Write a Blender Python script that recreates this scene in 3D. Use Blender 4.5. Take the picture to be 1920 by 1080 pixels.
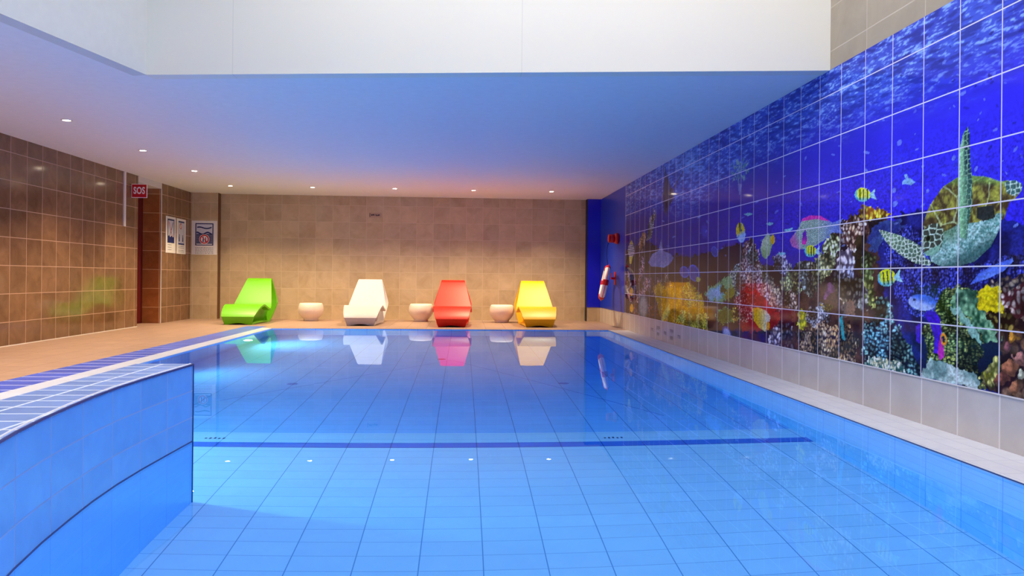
import bpy, bmesh, math, random
import numpy as np
from mathutils import Matrix, Vector
PI = math.pi
for o in list(bpy.data.objects): bpy.data.objects.remove(o)
S = bpy.context.scene
# ---------------------------------------------------------------- camera
FPX, YAW, ROLL, HOR, EYE = 1390.0, .0663, .010, 521.3, .868
cam = bpy.data.cameras.new('camera'); cam.sensor_width = 36; cam.lens = FPX/1920*36
cam.shift_y = -(540-HOR)/1920; cam.clip_start = .05
cam_ob = bpy.data.objects.new('camera', cam); S.collection.objects.link(cam_ob)
cam_ob.matrix_world = Matrix.Translation((0, 0, EYE)) @ Matrix.Rotation(-YAW, 4, 'Z') @ Matrix.Rotation(PI/2, 4, 'X') @ Matrix.Rotation(ROLL, 4, 'Z')
S.camera = cam_ob
# ---------------------------------------------------------------- world, exposure
S.view_settings.view_transform = 'Standard'; S.view_settings.look = 'None'
S.view_settings.gamma = 1; S.view_settings.use_curve_mapping = False
S.view_settings.exposure = 0.0
w = bpy.data.worlds.new('world'); S.world = w; w.use_nodes = True
w.node_tree.nodes['Background'].inputs[0].default_value = (.75, .87, 1, 1)
w.node_tree.nodes['Background'].inputs[1].default_value = .6
S.cycles.use_denoising = True
S.cycles.max_bounces = 10; S.cycles.diffuse_bounces = 5; S.cycles.glossy_bounces = 5; S.cycles.transparent_max_bounces = 12
S.cycles.sample_clamp_indirect = 6
SKY_STRENGTH = 2.9            # daylight through the diffusing skylight panes
SPOT_W = 250                   # each ceiling downlight
FILL_LAMP_W = 175              # added underwater lamps that tint pool and ceiling blue
# ---------------------------------------------------------------- plan of the hall (metres; camera at 0,0)
WR, WL, YB, YN, H = 2.81, -5.37, 15.19, -2.5, 2.495
RA, RB, RC, RD = (-2.591, 6.225), (WR, 5.547), (WR, .3), (-3.97, .3)   # skylight shaft
POOL_L, POOL_F, POOL_N, POOL_Z, WATER = -3.13, 12.45, -1.2, -1.08, -.012
def pool_r(y): return 2.435+(y-3)*.0045

# ---------------------------------------------------------------- helpers
def link(name, me, mat=None, parent=None):
    o = bpy.data.objects.new(name, me); S.collection.objects.link(o)
    if mat is not None:
        for m in (mat if isinstance(mat, (list, tuple)) else [mat]): me.materials.append(m)
    if parent: o.parent = parent
    return o
def finish(name, bm, mat, parent=None, smooth=False, bevel=0, seg=2):
    bmesh.ops.recalc_face_normals(bm, faces=bm.faces[:])
    me = bpy.data.meshes.new(name); bm.to_mesh(me); bm.free()
    if smooth:
        for p in me.polygons: p.use_smooth = True
    o = link(name, me, mat, parent)
    if bevel:
        b = o.modifiers.new('bevel', 'BEVEL'); b.width = bevel; b.segments = seg; b.limit_method = 'ANGLE'; b.angle_limit = .5
        b.harden_normals = False
    return o
def thing(name, label, cat, loc=(0, 0, 0), group=None, rz=0):
    o = bpy.data.objects.new(name, None); S.collection.objects.link(o); o.location = loc; o.rotation_euler.z = rz
    o['label'] = label; o['category'] = cat
    if group: o['group'] = group
    return o
def tag(o, label, cat, group=None):
    o['label'] = label; o['category'] = cat
    if group: o['group'] = group
    return o
def struct(o, label=None):
    o['kind'] = 'structure'
    if label: o['label'] = label
    return o
def bx(bm, x0, y0, z0, x1, y1, z1, mi=0):
    v = [bm.verts.new(p) for p in ((x0, y0, z0), (x1, y0, z0), (x1, y1, z0), (x0, y1, z0), (x0, y0, z1), (x1, y0, z1), (x1, y1, z1), (x0, y1, z1))]
    for f in ((0, 3, 2, 1), (4, 5, 6, 7), (0, 1, 5, 4), (1, 2, 6, 5), (2, 3, 7, 6), (3, 0, 4, 7)):
        bm.faces.new([v[i] for i in f]).material_index = mi
def prism(bm, pts, z0, z1, mi=0, top_mi=None):
    a = [bm.verts.new((x, y, z0)) for x, y in pts]; b = [bm.verts.new((x, y, z1)) for x, y in pts]; n = len(pts)
    bm.faces.new(a[::-1]).material_index = mi; bm.faces.new(b).material_index = mi if top_mi is None else top_mi
    for i in range(n): bm.faces.new((a[i], a[(i+1) % n], b[(i+1) % n], b[i])).material_index = mi
def lathe(bm, prof, seg=40, M=None, mi=0):
    rings = []
    for r, z in prof:
        if r < 1e-6: rings.append([bm.verts.new((0, 0, z))])
        else: rings.append([bm.verts.new((r*math.cos(2*PI*k/seg), r*math.sin(2*PI*k/seg), z)) for k in range(seg)])
    for a, b in zip(rings, rings[1:]):
        for k in range(seg):
            q = [a[k % len(a)], a[(k+1) % len(a)], b[(k+1) % len(b)], b[k % len(b)]]
            u = []; [u.append(x) for x in q if x not in u]
            if len(u) > 2: bm.faces.new(u).material_index = mi
    if M is not None: bmesh.ops.transform(bm, matrix=M, verts=[v for r in rings for v in r])
def tube(bm, pts, r, seg=8, mi=0):
    pts = [Vector(p) for p in pts]; rings = []
    for i, p in enumerate(pts):
        d = (pts[min(i+1, len(pts)-1)]-pts[max(i-1, 0)]).normalized()
        a = d.orthogonal().normalized() if not rings else (pa - d*pa.dot(d)).normalized()
        pa = a; b = d.cross(a)
        rings.append([bm.verts.new(p+a*r*math.cos(2*PI*k/seg)+b*r*math.sin(2*PI*k/seg)) for k in range(seg)])
    for a, b in zip(rings, rings[1:]):
        for k in range(seg): bm.faces.new((a[k], a[(k+1) % seg], b[(k+1) % seg], b[k])).material_index = mi
    for rr in (rings[0], rings[-1]): bm.faces.new(rr).material_index = mi
def srgb(*c): return tuple((x/255/12.92 if x/255 <= .04045 else ((x/255+.055)/1.055)**2.4) for x in c)

# ---------------------------------------------------------------- materials
class NT:
    def __init__(s, name):
        s.m = bpy.data.materials.new(name); s.m.use_nodes = True; s.t = s.m.node_tree; s.b = s.t.nodes['Principled BSDF']; s.out = s.t.nodes['Material Output']
    def n(s, kind, **k):
        n = s.t.nodes.new('ShaderNode'+kind)
        for a, v in k.items(): setattr(n, a, v)
        return n
    def set(s, sock, v):
        if isinstance(v, bpy.types.NodeSocket): s.t.links.new(v, sock)
        elif v is not None: sock.default_value = (*v, 1) if isinstance(v, tuple) and len(v) == 3 and sock.type == 'RGBA' else v
    def math(s, op, a, b=None, c=None):
        n = s.n('Math', operation=op); s.set(n.inputs[0], a); s.set(n.inputs[1], b); s.set(n.inputs[2], c); return n.outputs[0]
    def mix(s, f, a, b):
        n = s.n('Mix', data_type='RGBA'); s.set(n.inputs[0], f); s.set(n.inputs[6], a); s.set(n.inputs[7], b); return n.outputs[2]
    def mul(s, a, f):
        n = s.n('Mix', data_type='RGBA', blend_type='MULTIPLY'); n.inputs[0].default_value = 1; s.set(n.inputs[6], a)
        c = s.n('CombineXYZ'); [s.set(c.inputs[i], f) for i in range(3)]; s.t.links.new(c.outputs[0], n.inputs[7]); return n.outputs[2]
    def rng(s, v, a, b, c, d):
        n = s.n('MapRange'); s.set(n.inputs[0], v)
        for i, x in enumerate((a, b, c, d)): n.inputs[i+1].default_value = x
        return n.outputs[0]
    def pos(s):
        return s.n('NewGeometry').outputs['Position']
    def noise(s, vec, scale, detail=3, rough=.5, dist=0):
        n = s.n('TexNoise'); s.set(n.inputs['Vector'], vec); n.inputs['Scale'].default_value = scale; n.inputs['Detail'].default_value = detail
        n.inputs['Roughness'].default_value = rough; n.inputs['Distortion'].default_value = dist; return n.outputs[0]
    def P(s, **k):
        for a, v in k.items(): s.set(s.b.inputs[a.replace('_', ' ')], v)
        return s.m
def plain(name, col, rough=.5, spec=.5, **k):
    t = NT(name); nz = t.noise(t.n('TexCoord').outputs['Object'], 14, 2)
    t.P(Base_Color=t.mul(tuple(col), t.rng(nz, 0, 1, .95, 1.05)), Roughness=rough, Specular_IOR_Level=spec, **k); return t.m
def tiles(name, au, av, pu, pv, ou, ov, col, col2, grout, gw, rough=.3, spec=.5, var=.12, mottle=6, bump=.3, gvis=(1, 1), stretch=(1, 1, 1), coat=0, split=None):
    """au, av: axis letters of the grid; pu, pv its pitch; ou, ov a line's place; gw grout width in metres."""
    t = NT(name); p = t.pos(); sep = t.n('SeparateXYZ'); t.t.links.new(p, sep.inputs[0])
    ax = {'X': sep.outputs[0], 'Y': sep.outputs[1], 'Z': sep.outputs[2]}
    d = []; ids = []
    for a, pt, of in ((au, pu, ou), (av, pv, ov)):
        q = t.math('DIVIDE', t.math('SUBTRACT', ax[a], of), pt); fl = t.math('FLOOR', q); ids.append(fl)
        fr = t.math('SUBTRACT', q, fl); e = t.math('MULTIPLY', t.math('MINIMUM', fr, t.math('SUBTRACT', 1.0, fr)), pt); d.append(e)
    gu = t.math('MULTIPLY', t.rng(d[0], gw*.35, gw*.65, 1, 0), gvis[0]); gv = t.math('MULTIPLY', t.rng(d[1], gw*.35, gw*.65, 1, 0), gvis[1])
    g = t.math('MAXIMUM', gu, gv)
    c = t.n('CombineXYZ'); t.t.links.new(ids[0], c.inputs[0]); t.t.links.new(ids[1], c.inputs[1])
    wn = t.n('TexWhiteNoise', noise_dimensions='3D'); t.t.links.new(c.outputs[0], wn.inputs['Vector'])
    mp = t.n('Mapping'); t.t.links.new(p, mp.inputs[0]); mp.inputs['Scale'].default_value = stretch
    off = t.n('VectorMath', operation='MULTIPLY_ADD'); t.t.links.new(wn.outputs['Color'], off.inputs[0]); off.inputs[1].default_value = (9, 9, 9); t.t.links.new(mp.outputs[0], off.inputs[2])
    nz = t.noise(off.outputs[0], mottle, 5, .6, .6)
    base = t.mix(t.rng(nz, .3, .7, 0, 1), tuple(col), tuple(col2))
    base = t.mul(base, t.rng(wn.outputs['Value'], 0, 1, 1-var, 1+var))
    final = t.mix(g, base, tuple(grout))
    r = t.math('MULTIPLY_ADD', g, .75-rough, rough)
    bp = t.n('Bump'); bp.inputs['Strength'].default_value = bump; bp.inputs['Distance'].default_value = .002
    t.t.links.new(t.math('SUBTRACT', t.math('MULTIPLY', nz, .25), g), bp.inputs['Height'])
    t.P(Base_Color=final, Roughness=r, Specular_IOR_Level=spec, Normal=bp.outputs[0], Coat_Weight=coat, Coat_Roughness=.05)
    return t.m
RZ, RP = .285, .336         # wall tile rows
M = {}
GW = srgb(214, 190, 172)
M['wall_brown'] = tiles('brown_wall_tile', 'Y', 'Z', .3355, RP, 9.18, RZ, srgb(138, 102, 74), srgb(108, 76, 52), srgb(200, 160, 134), .007, rough=.11, spec=.5, var=.16, mottle=5, bump=.15)
M['wall_beige'] = tiles('beige_wall_tile', 'X', 'Z', .337, RP, .064, RZ, srgb(200, 177, 146), srgb(180, 156, 124), srgb(208, 188, 160), .007, rough=.35, var=.08, mottle=4, bump=.15)
M['wall_kick'] = tiles('beige_kick_tile', 'Y', 'Z', .331, 9, 3.701, -4, srgb(214, 206, 202), srgb(200, 190, 186), srgb(235, 228, 226), .009, rough=.2, var=.05, mottle=3, bump=.12)
M['wall_upper'] = tiles('beige_upper_tile', 'Y', 'Z', .662, RP, 3.701, RZ, srgb(172, 158, 138), srgb(156, 142, 122), srgb(196, 184, 166), .008, rough=.35, var=.05, mottle=3, bump=.12)
M['end_tile'] = tiles('brown_reveal_tile', 'X', 'Z', .6, RP, -6.0, RZ, srgb(176, 108, 60), srgb(140, 82, 44), srgb(226, 180, 130), .008, rough=.25, var=.1, mottle=4)
M['deck'] = tiles('terracotta_deck_tile', 'X', 'Y', .337, .337, .064, .1, srgb(178, 148, 132), srgb(158, 128, 110), srgb(140, 108, 88), .005, rough=.38, var=.05, mottle=7, bump=.2, stretch=(1, 4, 1))
M['ledge'] = tiles('white_ledge_tile', 'X', 'Y', .117, .24, 2.81, .1, srgb(232, 232, 240), srgb(220, 220, 232), srgb(196, 196, 214), .004, rough=.3, var=.03, mottle=7, bump=.1)
M['strip'] = tiles('white_edge_tile', 'Y', 'X', .24, 9, .1, -4, srgb(206, 218, 244), srgb(198, 210, 238), srgb(206, 206, 214), .004, rough=.3, var=.03)
M['band'] = tiles('blue_band_tile', 'Y', 'X', .245, 9, .1, -4, srgb(64, 100, 222), srgb(54, 86, 206), srgb(196, 206, 246), .016, rough=.3, var=.1)
PBL, PBL2 = srgb(194, 226, 255), srgb(186, 219, 253)
M['pool_floor'] = tiles('pool_floor_tile', 'X', 'Y', .288, .137, -1.047, .123, PBL, PBL2, srgb(96, 148, 206), .005, rough=.4, var=.03, bump=.1, gvis=(1, .55))
M['pool_dark'] = tiles('pool_line_tile', 'X', 'Y', .288, 9, -1.047, -4, srgb(70, 124, 226), srgb(64, 116, 218), srgb(20, 60, 150), .006, rough=.4, var=.03)
M['pool_wall_y'] = tiles('pool_side_tile', 'Y', 'Z', .28, .14, .1, 0, PBL, PBL2, srgb(150, 194, 250), .006, rough=.4, var=.04)
M['pool_wall_x'] = tiles('pool_end_tile', 'X', 'Z', .28, .14, .1, 0, PBL, PBL2, srgb(90, 150, 240), .006, rough=.4, var=.04)
M['low_wall'] = tiles('low_wall_side_tile', 'Y', 'Z', .28, .14, 3.97, -.02, srgb(112, 176, 250), srgb(104, 166, 242), srgb(140, 168, 222), .005, rough=.25, var=.05, bump=.2)
M['low_wall_lightened'] = tiles('low_wall_lightened_tile', 'Y', 'Z', .28, .14, 3.97, -.02, srgb(150, 204, 255), srgb(142, 196, 252), srgb(128, 180, 244), .005, rough=.3, var=.02, gvis=(.6, .2))  # side tile lightened in colour for refraction and scatter under water
M['pool_darkened'] = tiles('pool_darkened_tile', 'X', 'Y', .288, .137, -1.047, .123, srgb(140, 196, 255), srgb(132, 188, 252), srgb(66, 112, 186), .005, rough=.4, var=.03, bump=.1, gvis=(1, .4))  # floor tile with the darkening of deeper water put into its colour
M['low_wall_top'] = tiles('low_wall_top_tile', 'X', 'Y', .19, .13, -1.56, .1, srgb(152, 184, 244), srgb(138, 170, 234), srgb(236, 240, 250), .012, rough=.28, var=.08)
M['white_paint'] = plain('white_plaster', srgb(212, 210, 204), .7, .3)
M['ceiling'] = plain('white_ceiling_paint', srgb(232, 232, 232), .6, .3)
M['blue_glass'] = plain('blue_glossy_panel', srgb(40, 66, 196), .18, .3, IOR=1.25)
M['blue_col'] = plain('deep_blue_panel', srgb(28, 30, 216), .12, .6)
M['lime'] = plain('lime_plastic', srgb(100, 182, 0), .42, .4)
M['pearl'] = plain('white_plastic', srgb(202, 194, 196), .42, .4)
M['red'] = plain('red_plastic', srgb(222, 22, 0), .42, .4)
M['yellow'] = plain('yellow_plastic', srgb(238, 180, 0), .42, .4)
M['pot'] = plain('pale_stool_plastic', srgb(240, 222, 212), .35, .5)
M['dark_strip'] = plain('dark_brown_strip', srgb(112, 80, 58), .6, .3)
M['metal'] = plain('brushed_metal', (.75, .74, .72), .3, .5, Metallic=1.0)
M['alu'] = plain('pale_metal_profile', srgb(226, 220, 216), .35, .5)
M['dark'] = plain('groove_shadow', (.015, .017, .03), .6, .3)
M['edge_dark'] = plain('dark_blue_edge', srgb(40, 56, 120), .4, .4)
M['maroon'] = plain('maroon_door_paint', srgb(92, 18, 26), .3, .5)
M['board'] = plain('white_sign_board', srgb(236, 232, 232), .35, .4)
M['navy'] = plain('navy_print', srgb(26, 38, 104), .4, .4)
M['sky'] = plain('pale_blue_print', srgb(208, 210, 228), .4, .4)
M['redink'] = plain('red_print', srgb(206, 30, 50), .4, .4)
M['greyink'] = plain('grey_print', srgb(110, 108, 130), .5, .3)
M['sosred'] = plain('sos_red', srgb(190, 8, 28), .35, .4)
M['white'] = plain('white_print', srgb(244, 240, 240), .4, .4)
M['rope'] = plain('dark_cord', srgb(40, 20, 60), .7, .2)
M['ring'] = plain('white_ring_foam', srgb(245, 242, 242), .4, .4)
M['ringred'] = plain('red_ring_band', srgb(205, 16, 24), .4, .4)
M['mark'] = plain('dark_tile_marking', srgb(34, 30, 50), .4, .4)
M['plaque'] = plain('beige_plaque', srgb(176, 150, 130), .4, .4)
def emit(name, col, st):
    t = NT(name); t.P(Base_Color=(.9, .9, .9), Emission_Color=tuple(col), Emission_Strength=st); return t.m
M['lens'] = emit('downlight_lens', (1, .82, .6), 90)
M['pane'] = emit('skylight_pane', (1, .965, .90), SKY_STRENGTH)
# water: clear, with a mirror sheen that grows towards grazing, and blue absorption with depth
t = NT('pool_water'); t.t.nodes.remove(t.b)
fr = t.n('Fresnel'); fr.inputs['IOR'].default_value = 1.33; fac = fr.outputs[0]
tr = t.n('BsdfRefraction'); tr.inputs['IOR'].default_value = 1.33; tr.inputs['Roughness'].default_value = 0; tr.inputs['Color'].default_value = (1, 1, 1, 1); gl = t.n('BsdfGlossy'); gl.inputs['Roughness'].default_value = .0; gl.inputs['Color'].default_value = (.55, .75, 1, 1)
bp = t.n('Bump'); bp.inputs['Strength'].default_value = .04; bp.inputs['Distance'].default_value = .01
mp = t.n('Mapping'); t.t.links.new(t.pos(), mp.inputs[0]); mp.inputs['Scale'].default_value = (1, .6, 1)
t.t.links.new(t.noise(mp.outputs[0], 2.2, 2), bp.inputs['Height']); t.t.links.new(bp.outputs[0], gl.inputs['Normal']); t.t.links.new(bp.outputs[0], tr.inputs['Normal'])
mx = t.n('MixShader'); t.t.links.new(fac, mx.inputs[0]); t.t.links.new(tr.outputs[0], mx.inputs[1]); t.t.links.new(gl.outputs[0], mx.inputs[2])
t.t.links.new(mx.outputs[0], t.out.inputs['Surface'])
va = t.n('VolumeAbsorption'); va.inputs['Color'].default_value = (.25, .85, 1, 1); va.inputs['Density'].default_value = .35
t.t.links.new(va.outputs[0], t.out.inputs['Volume'])
M['water'] = t.m
# printed reef tiles: colours stored on the tile sheet, white grout between
t = NT('printed_reef_tile'); at = t.n('Attribute'); at.attribute_name = 'print'
sep = t.n('SeparateXYZ'); t.t.links.new(t.pos(), sep.inputs[0]); gg = []
for a, pt, of in ((1, .331, 3.701), (2, RP, RZ)):
    q = t.math('DIVIDE', t.math('SUBTRACT', sep.outputs[a], of), pt); fr = t.math('FRACT', q)
    e = t.math('MULTIPLY', t.math('MINIMUM', fr, t.math('SUBTRACT', 1.0, fr)), pt); gg.append(t.rng(e, .0025, .0045, 1, 0))
g = t.math('MAXIMUM', gg[0], gg[1]); sat = t.n('Gamma'); sat.inputs[1].default_value = .82; t.t.links.new(at.outputs['Color'], sat.inputs[0])
t.P(Base_Color=t.mix(g, sat.outputs[0], srgb(225, 222, 240)), Roughness=t.math('MULTIPLY_ADD', g, .5, .06), Specular_IOR_Level=.5, IOR=1.2)
M['reef'] = t.m
# ---------------------------------------------------------------- the printed reef picture (colour of the tiles only)
def hsh(ix, iy, s):
    n = (ix.astype(np.int64)*374761393 + iy.astype(np.int64)*668265263 + s*974634777) & 0x7fffffff
    n = ((n ^ (n >> 13))*1274126177) & 0x7fffffff
    n = ((n ^ (n >> 15))*2246822519) & 0x7fffffff
    return ((n ^ (n >> 16)) & 0xffff)/65535.0
def vnoise(u, v, s=0):
    iu, iv = np.floor(u), np.floor(v); fu, fv = u-iu, v-iv
    fu = fu*fu*(3-2*fu); fv = fv*fv*(3-2*fv)
    a, b, c, d = hsh(iu, iv, s), hsh(iu+1, iv, s), hsh(iu, iv+1, s), hsh(iu+1, iv+1, s)
    return (a*(1-fu)+b*fu)*(1-fv)+(c*(1-fu)+d*fu)*fv
def fbm(u, v, s=0, o=3):
    r = 0; w = .5; t = 0
    for k in range(o):
        r = r+w*vnoise(u*2**k, v*2**k, s+k*7); t += w; w *= .5
    return r/t
def worley(u, v, s=0):
    iu, iv = np.floor(u), np.floor(v); best = np.full(u.shape, 9.0); cid = np.zeros(u.shape)
    for du in (-1, 0, 1):
        for dv in (-1, 0, 1):
            a, b = iu+du, iv+dv
            d = np.hypot(a+.15+.7*hsh(a, b, s)-u, b+.15+.7*hsh(a, b, s+11)-v)
            m = d < best; best = np.where(m, d, best); cid = np.where(m, hsh(a, b, s+23), cid)
    return best, cid
def cells(u, v, s=0):
    """Distance to the border between neighbouring cells."""
    iu, iv = np.floor(u), np.floor(v); f1 = np.full(u.shape, 9.0); f2 = np.full(u.shape, 9.0)
    for du in (-1, 0, 1):
        for dv in (-1, 0, 1):
            a, b = iu+du, iv+dv; d = np.hypot(a+.2+.6*hsh(a, b, s)-u, b+.2+.6*hsh(a, b, s+11)-v)
            f2 = np.minimum(f2, np.maximum(f1, d)); f1 = np.minimum(f1, d)
    return f2-f1, f1
def sstep(a, b, x):
    t = np.clip((x-a)/(b-a), 0, 1); return t*t*(3-2*t)
def inpoly(px, py, P):
    c = np.zeros(px.shape, bool); n = len(P)
    for i in range(n):
        x0, y0 = P[i]; x1, y1 = P[(i+1) % n]
        if y0 == y1: continue
        k = ((y0 > py) != (y1 > py)) & (px < (x1-x0)*(py-y0)/(y1-y0)+x0)
        c ^= k
    return c
def paint_reef(px, py, U, V):
    """px,py: position on the print's layout sheet; U,V: metres along / up the wall. Returns sRGB."""
    N = px.shape[0]; C = np.zeros((N, 3))
    kx = np.clip((px-1100)/500, .25, 1.2)
    wx = px+(9*(fbm(U*12, V*12, 3)-.5)+9*(vnoise(U*34, V*34, 4)-.5))*kx
    wy = py+10*(fbm(U*12, V*12, 9)-.5)+9*(vnoise(U*34, V*34, 10)-.5)
    def mixc(a, b, t):
        t = np.asarray(t, float); t = t[:, None] if t.ndim else t
        return np.asarray(a)*(1-t)+np.asarray(b)*t
    c8 = lambda *c: np.array(c)/255.0
    # open water
    t = sstep(1180, 1750, px)
    C[:] = mixc(c8(30, 22, 120), c8(38, 30, 232), t)
    C[:] = mixc(C, c8(22, 20, 120), .75*sstep(1.35, .7, V))
    C *= (.88+.24*fbm(U*2.2, V*3, 5))[:, None]
    C[:] = mixc(C, c8(50, 60, 245), .35*sstep(.55, .8, fbm(U*3, V*9, 6))*sstep(1500, 1800, px))
    # rippled surface overhead
    lim = 1.98-.12*sstep(1600, 1250, px)+.16*(fbm(U*1.3, V*.5, 31)-.5)
    lim = lim-.28*np.exp(-((px-1290)/45)**2)
    a = sstep(lim-.14, lim+.3, V)
    st = fbm(U*9+V*10, V*52-U*4, 41, 3); st2 = fbm(U*34+V*30, V*120-U*12, 43, 2)
    C[:] = mixc(C, mixc(c8(30, 40, 160), c8(64, 110, 235), fbm(U*2, V*4, 44)), a*.8)
    C[:] = mixc(C, c8(140, 190, 255), a*sstep(.52, .72, .55*st+.45*st2)*.85)
    C[:] = mixc(C, c8(130, 190, 255), .55*np.exp(-((px-1290)/38)**2-((py-300)/45)**2)*(.4+fbm(U*4, V*9, 45)))
    C[:] = mixc(C, c8(15, 18, 90), a*sstep(.5, .3, st)*.5)
    box = {}
    def sel(P, wob=True):
        X, Y = (wx, wy) if wob else (px, py)
        xs = [p[0] for p in P]; ys = [p[1] for p in P]
        i = np.nonzero((X > min(xs)) & (X < max(xs)) & (Y > min(ys)) & (Y < max(ys)))[0]
        return i[inpoly(X[i], Y[i], P)] if len(i) else i
    def ell(cx, cy, rx, ry, rot=0, wob=False):
        X, Y = (wx, wy) if wob else (px, py)
        i = np.nonzero((abs(X-cx) < max(rx, ry)) & (abs(Y-cy) < max(rx, ry)))[0]
        co, si = math.cos(math.radians(rot)), math.sin(math.radians(rot))
        a = (X[i]-cx)*co+(Y[i]-cy)*si; b = -(X[i]-cx)*si+(Y[i]-cy)*co
        q = (a/rx)**2+(b/ry)**2; m = q < 1
        return i[m], q[m], a[m]/rx, b[m]/ry
    def coral(i, sc, tip, gap, s=0, ru=1., rv=1., lo=.12, hi=.62, op=1.):
        if not len(i): return
        sc = sc*1.45; w1 = 1.1*vnoise(U[i]*sc*.5, V[i]*sc*.5, s); w2 = 1.1*vnoise(U[i]*sc*.5, V[i]*sc*.5, s+1)
        d, k = worley(U[i]*sc*ru+w1, V[i]*sc*rv+w2, s)
        big = sstep(.3, .68, fbm(U[i]*sc*.22, V[i]*sc*.22, s+2)); hue = vnoise(U[i]*sc*.3, V[i]*sc*.3, s+5)[:, None]
        tp = np.asarray(tip)[None, :]*(.5+.7*k)[:, None]*(1+(hue-.5)*np.array([.25, 0, -.3]))
        tp = tp*(.62+.75*vnoise(U[i]*sc*2.6, V[i]*sc*2.6, s+9))[:, None]
        col = mixc(tp, np.asarray(gap)*.8, sstep(lo+.1, hi*(.66+.3*big), d))*(.42+.85*big)[:, None]
        C[i] = C[i]*(1-op)+col*op
    def blob(i, a, b, sc, s=0, op=1.):
        if len(i): C[i] = C[i]*(1-op)+op*mixc(a, b, sstep(.25, .75, fbm(U[i]*sc, V[i]*sc, s, 3)))
    # reef masses: dark ground first
    blob(sel([(1170, 470), (1215, 452), (1260, 478), (1300, 480), (1345, 470), (1385, 452), (1430, 500), (1470, 500), (1500, 560), (1500, 690), (1170, 600)]), c8(12, 6, 26), c8(36, 16, 30), 9, 51)
    blob(sel([(1490, 545), (1530, 500), (1560, 430), (1600, 400), (1668, 405), (1680, 560), (1760, 640), (1760, 740), (1480, 690)]), c8(24, 12, 24), c8(74, 44, 38), 9, 52)
    blob(sel([(1640, 440), (1690, 400), (1730, 395), (2400, 480), (2400, 900), (1700, 740), (1660, 560)]), c8(8, 9, 56), c8(20, 26, 120), 12, 53)
    i = sel([(1660, 440), (1700, 420), (1800, 500), (1900, 480), (2400, 500), (2400, 640), (1880, 560), (1790, 610), (1700, 590), (1665, 520)])
    coral(i, 34, c8(54, 66, 200), c8(8, 8, 66), 54, op=.9)
    # left end: thin stick corals on a purple ground
    for k, (x, y0, y1) in enumerate([(1181, 505, 585), (1193, 520, 600), (1203, 455, 590), (1213, 500, 600), (1222, 520, 560), (1236, 520, 600)]):
        coral(sel([(x-4, y0), (x+4, y0+6), (x+6, y1), (x-6, y1)]), 20, c8(190, 160, 170), c8(60, 34, 50), 60+k, ru=1.4, rv=.7)
    coral(sel([(1172, 560), (1260, 580), (1260, 625), (1172, 600)]), 14, c8(120, 70, 60), c8(30, 14, 30), 66, op=.8)
    i, q, a, b = ell(1207, 575, 9, 24); C[i] = mixc(c8(150, 165, 160), c8(60, 70, 80), sstep(.2, 1, q)*.8+.2*vnoise(U[i]*30, V[i]*30))
    i, q, a, b = ell(1205, 452, 6, 17, 10, True); coral(i, 26, c8(200, 150, 90), c8(90, 60, 40), 67)
    for x, y in ((1185, 547), (1185, 578)):
        i, q, a, b = ell(x, y, 3, 8); C[i] = c8(225, 165, 30)
    # yellow coral
    i = sel([(1225, 540), (1240, 525), (1262, 532), (1280, 540), (1300, 548), (1318, 552), (1326, 620), (1240, 604), (1232, 560)])
    C[i] = mixc(c8(205, 135, 14), c8(250, 200, 30), fbm(U[i]*9, V[i]*16, 70)); coral(i, 20, c8(252, 205, 50), c8(150, 86, 10), 71, op=.45)
    coral(sel([(1236, 528), (1252, 514), (1262, 536), (1246, 540)]), 20, c8(220, 170, 140), c8(110, 70, 40), 72)
    coral(sel([(1268, 600), (1282, 580), (1300, 590), (1326, 586), (1328, 618), (1290, 612)]), 22, c8(235, 240, 80), c8(110, 130, 20), 73, lo=.2)
    coral(sel([(1278, 545), (1290, 525), (1305, 540), (1312, 575), (1280, 575)]), 24, c8(150, 180, 60), c8(40, 60, 30), 74)
    i = sel([(1240, 606), (1243, 588), (1252, 575), (1256, 570), (1257, 585), (1250, 596)], False); C[i] = mixc(c8(250, 225, 60), c8(200, 200, 90), vnoise(U[i]*20, V[i]*20))
    # green plate coral with its white face
    i = sel([(1322, 552), (1330, 540), (1345, 530), (1358, 526), (1368, 512), (1378, 518), (1382, 545), (1374, 560), (1352, 568), (1335, 566)])
    C[i] = mixc(c8(70, 130, 70), c8(150, 190, 110), fbm(U[i]*16, V[i]*16, 80))
    i, q, a, b = ell(1345, 550, 20, 12, -25, True); C[i] = mixc(c8(130, 190, 225), c8(90, 170, 150), q)
    i, q, a, b = ell(1357, 544, 6, 8, 0, True); C[i] = c8(60, 70, 20)
    i, q, a, b = ell(1370, 550, 8, 14, 20, True); C[i] = c8(118, 116, 24)
    i, q, a, b = ell(1360, 592, 17, 15, 0, True); C[i] = mixc(c8(90, 96, 26), c8(140, 190, 110), sstep(.75, 1, q))
    i, q, a, b = ell(1364, 625, 8, 14, -20); C[i] = mixc(c8(160, 170, 220), c8(40, 50, 140), sstep(.3, .8, q))
    coral(sel([(1370, 510), (1382, 495), (1396, 505), (1398, 540), (1380, 560), (1374, 530)]), 22, c8(150, 180, 160), c8(40, 50, 60), 82)
    # pillar coral, red foot
    coral(sel([(1386, 540), (1390, 470), (1396, 452), (1412, 448), (1424, 470), (1428, 505), (1436, 560), (1420, 600), (1390, 600)]), 21, c8(225, 190, 175), c8(80, 24, 40), 84)
    coral(sel([(1402, 470), (1414, 452), (1424, 480), (1418, 505), (1404, 490)]), 21, c8(200, 215, 200), c8(70, 50, 50), 86)
    i = sel([(1380, 556), (1400, 540), (1425, 548), (1440, 570), (1466, 590), (1462, 612), (1400, 624), (1378, 600)]); blob(i, c8(110, 14, 22), c8(170, 20, 26), 9, 87)
    coral(sel([(1374, 566), (1396, 545), (1420, 552), (1412, 600), (1384, 606)]), 22, c8(240, 170, 150), c8(130, 20, 26), 88, lo=.08, hi=.45)
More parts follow.
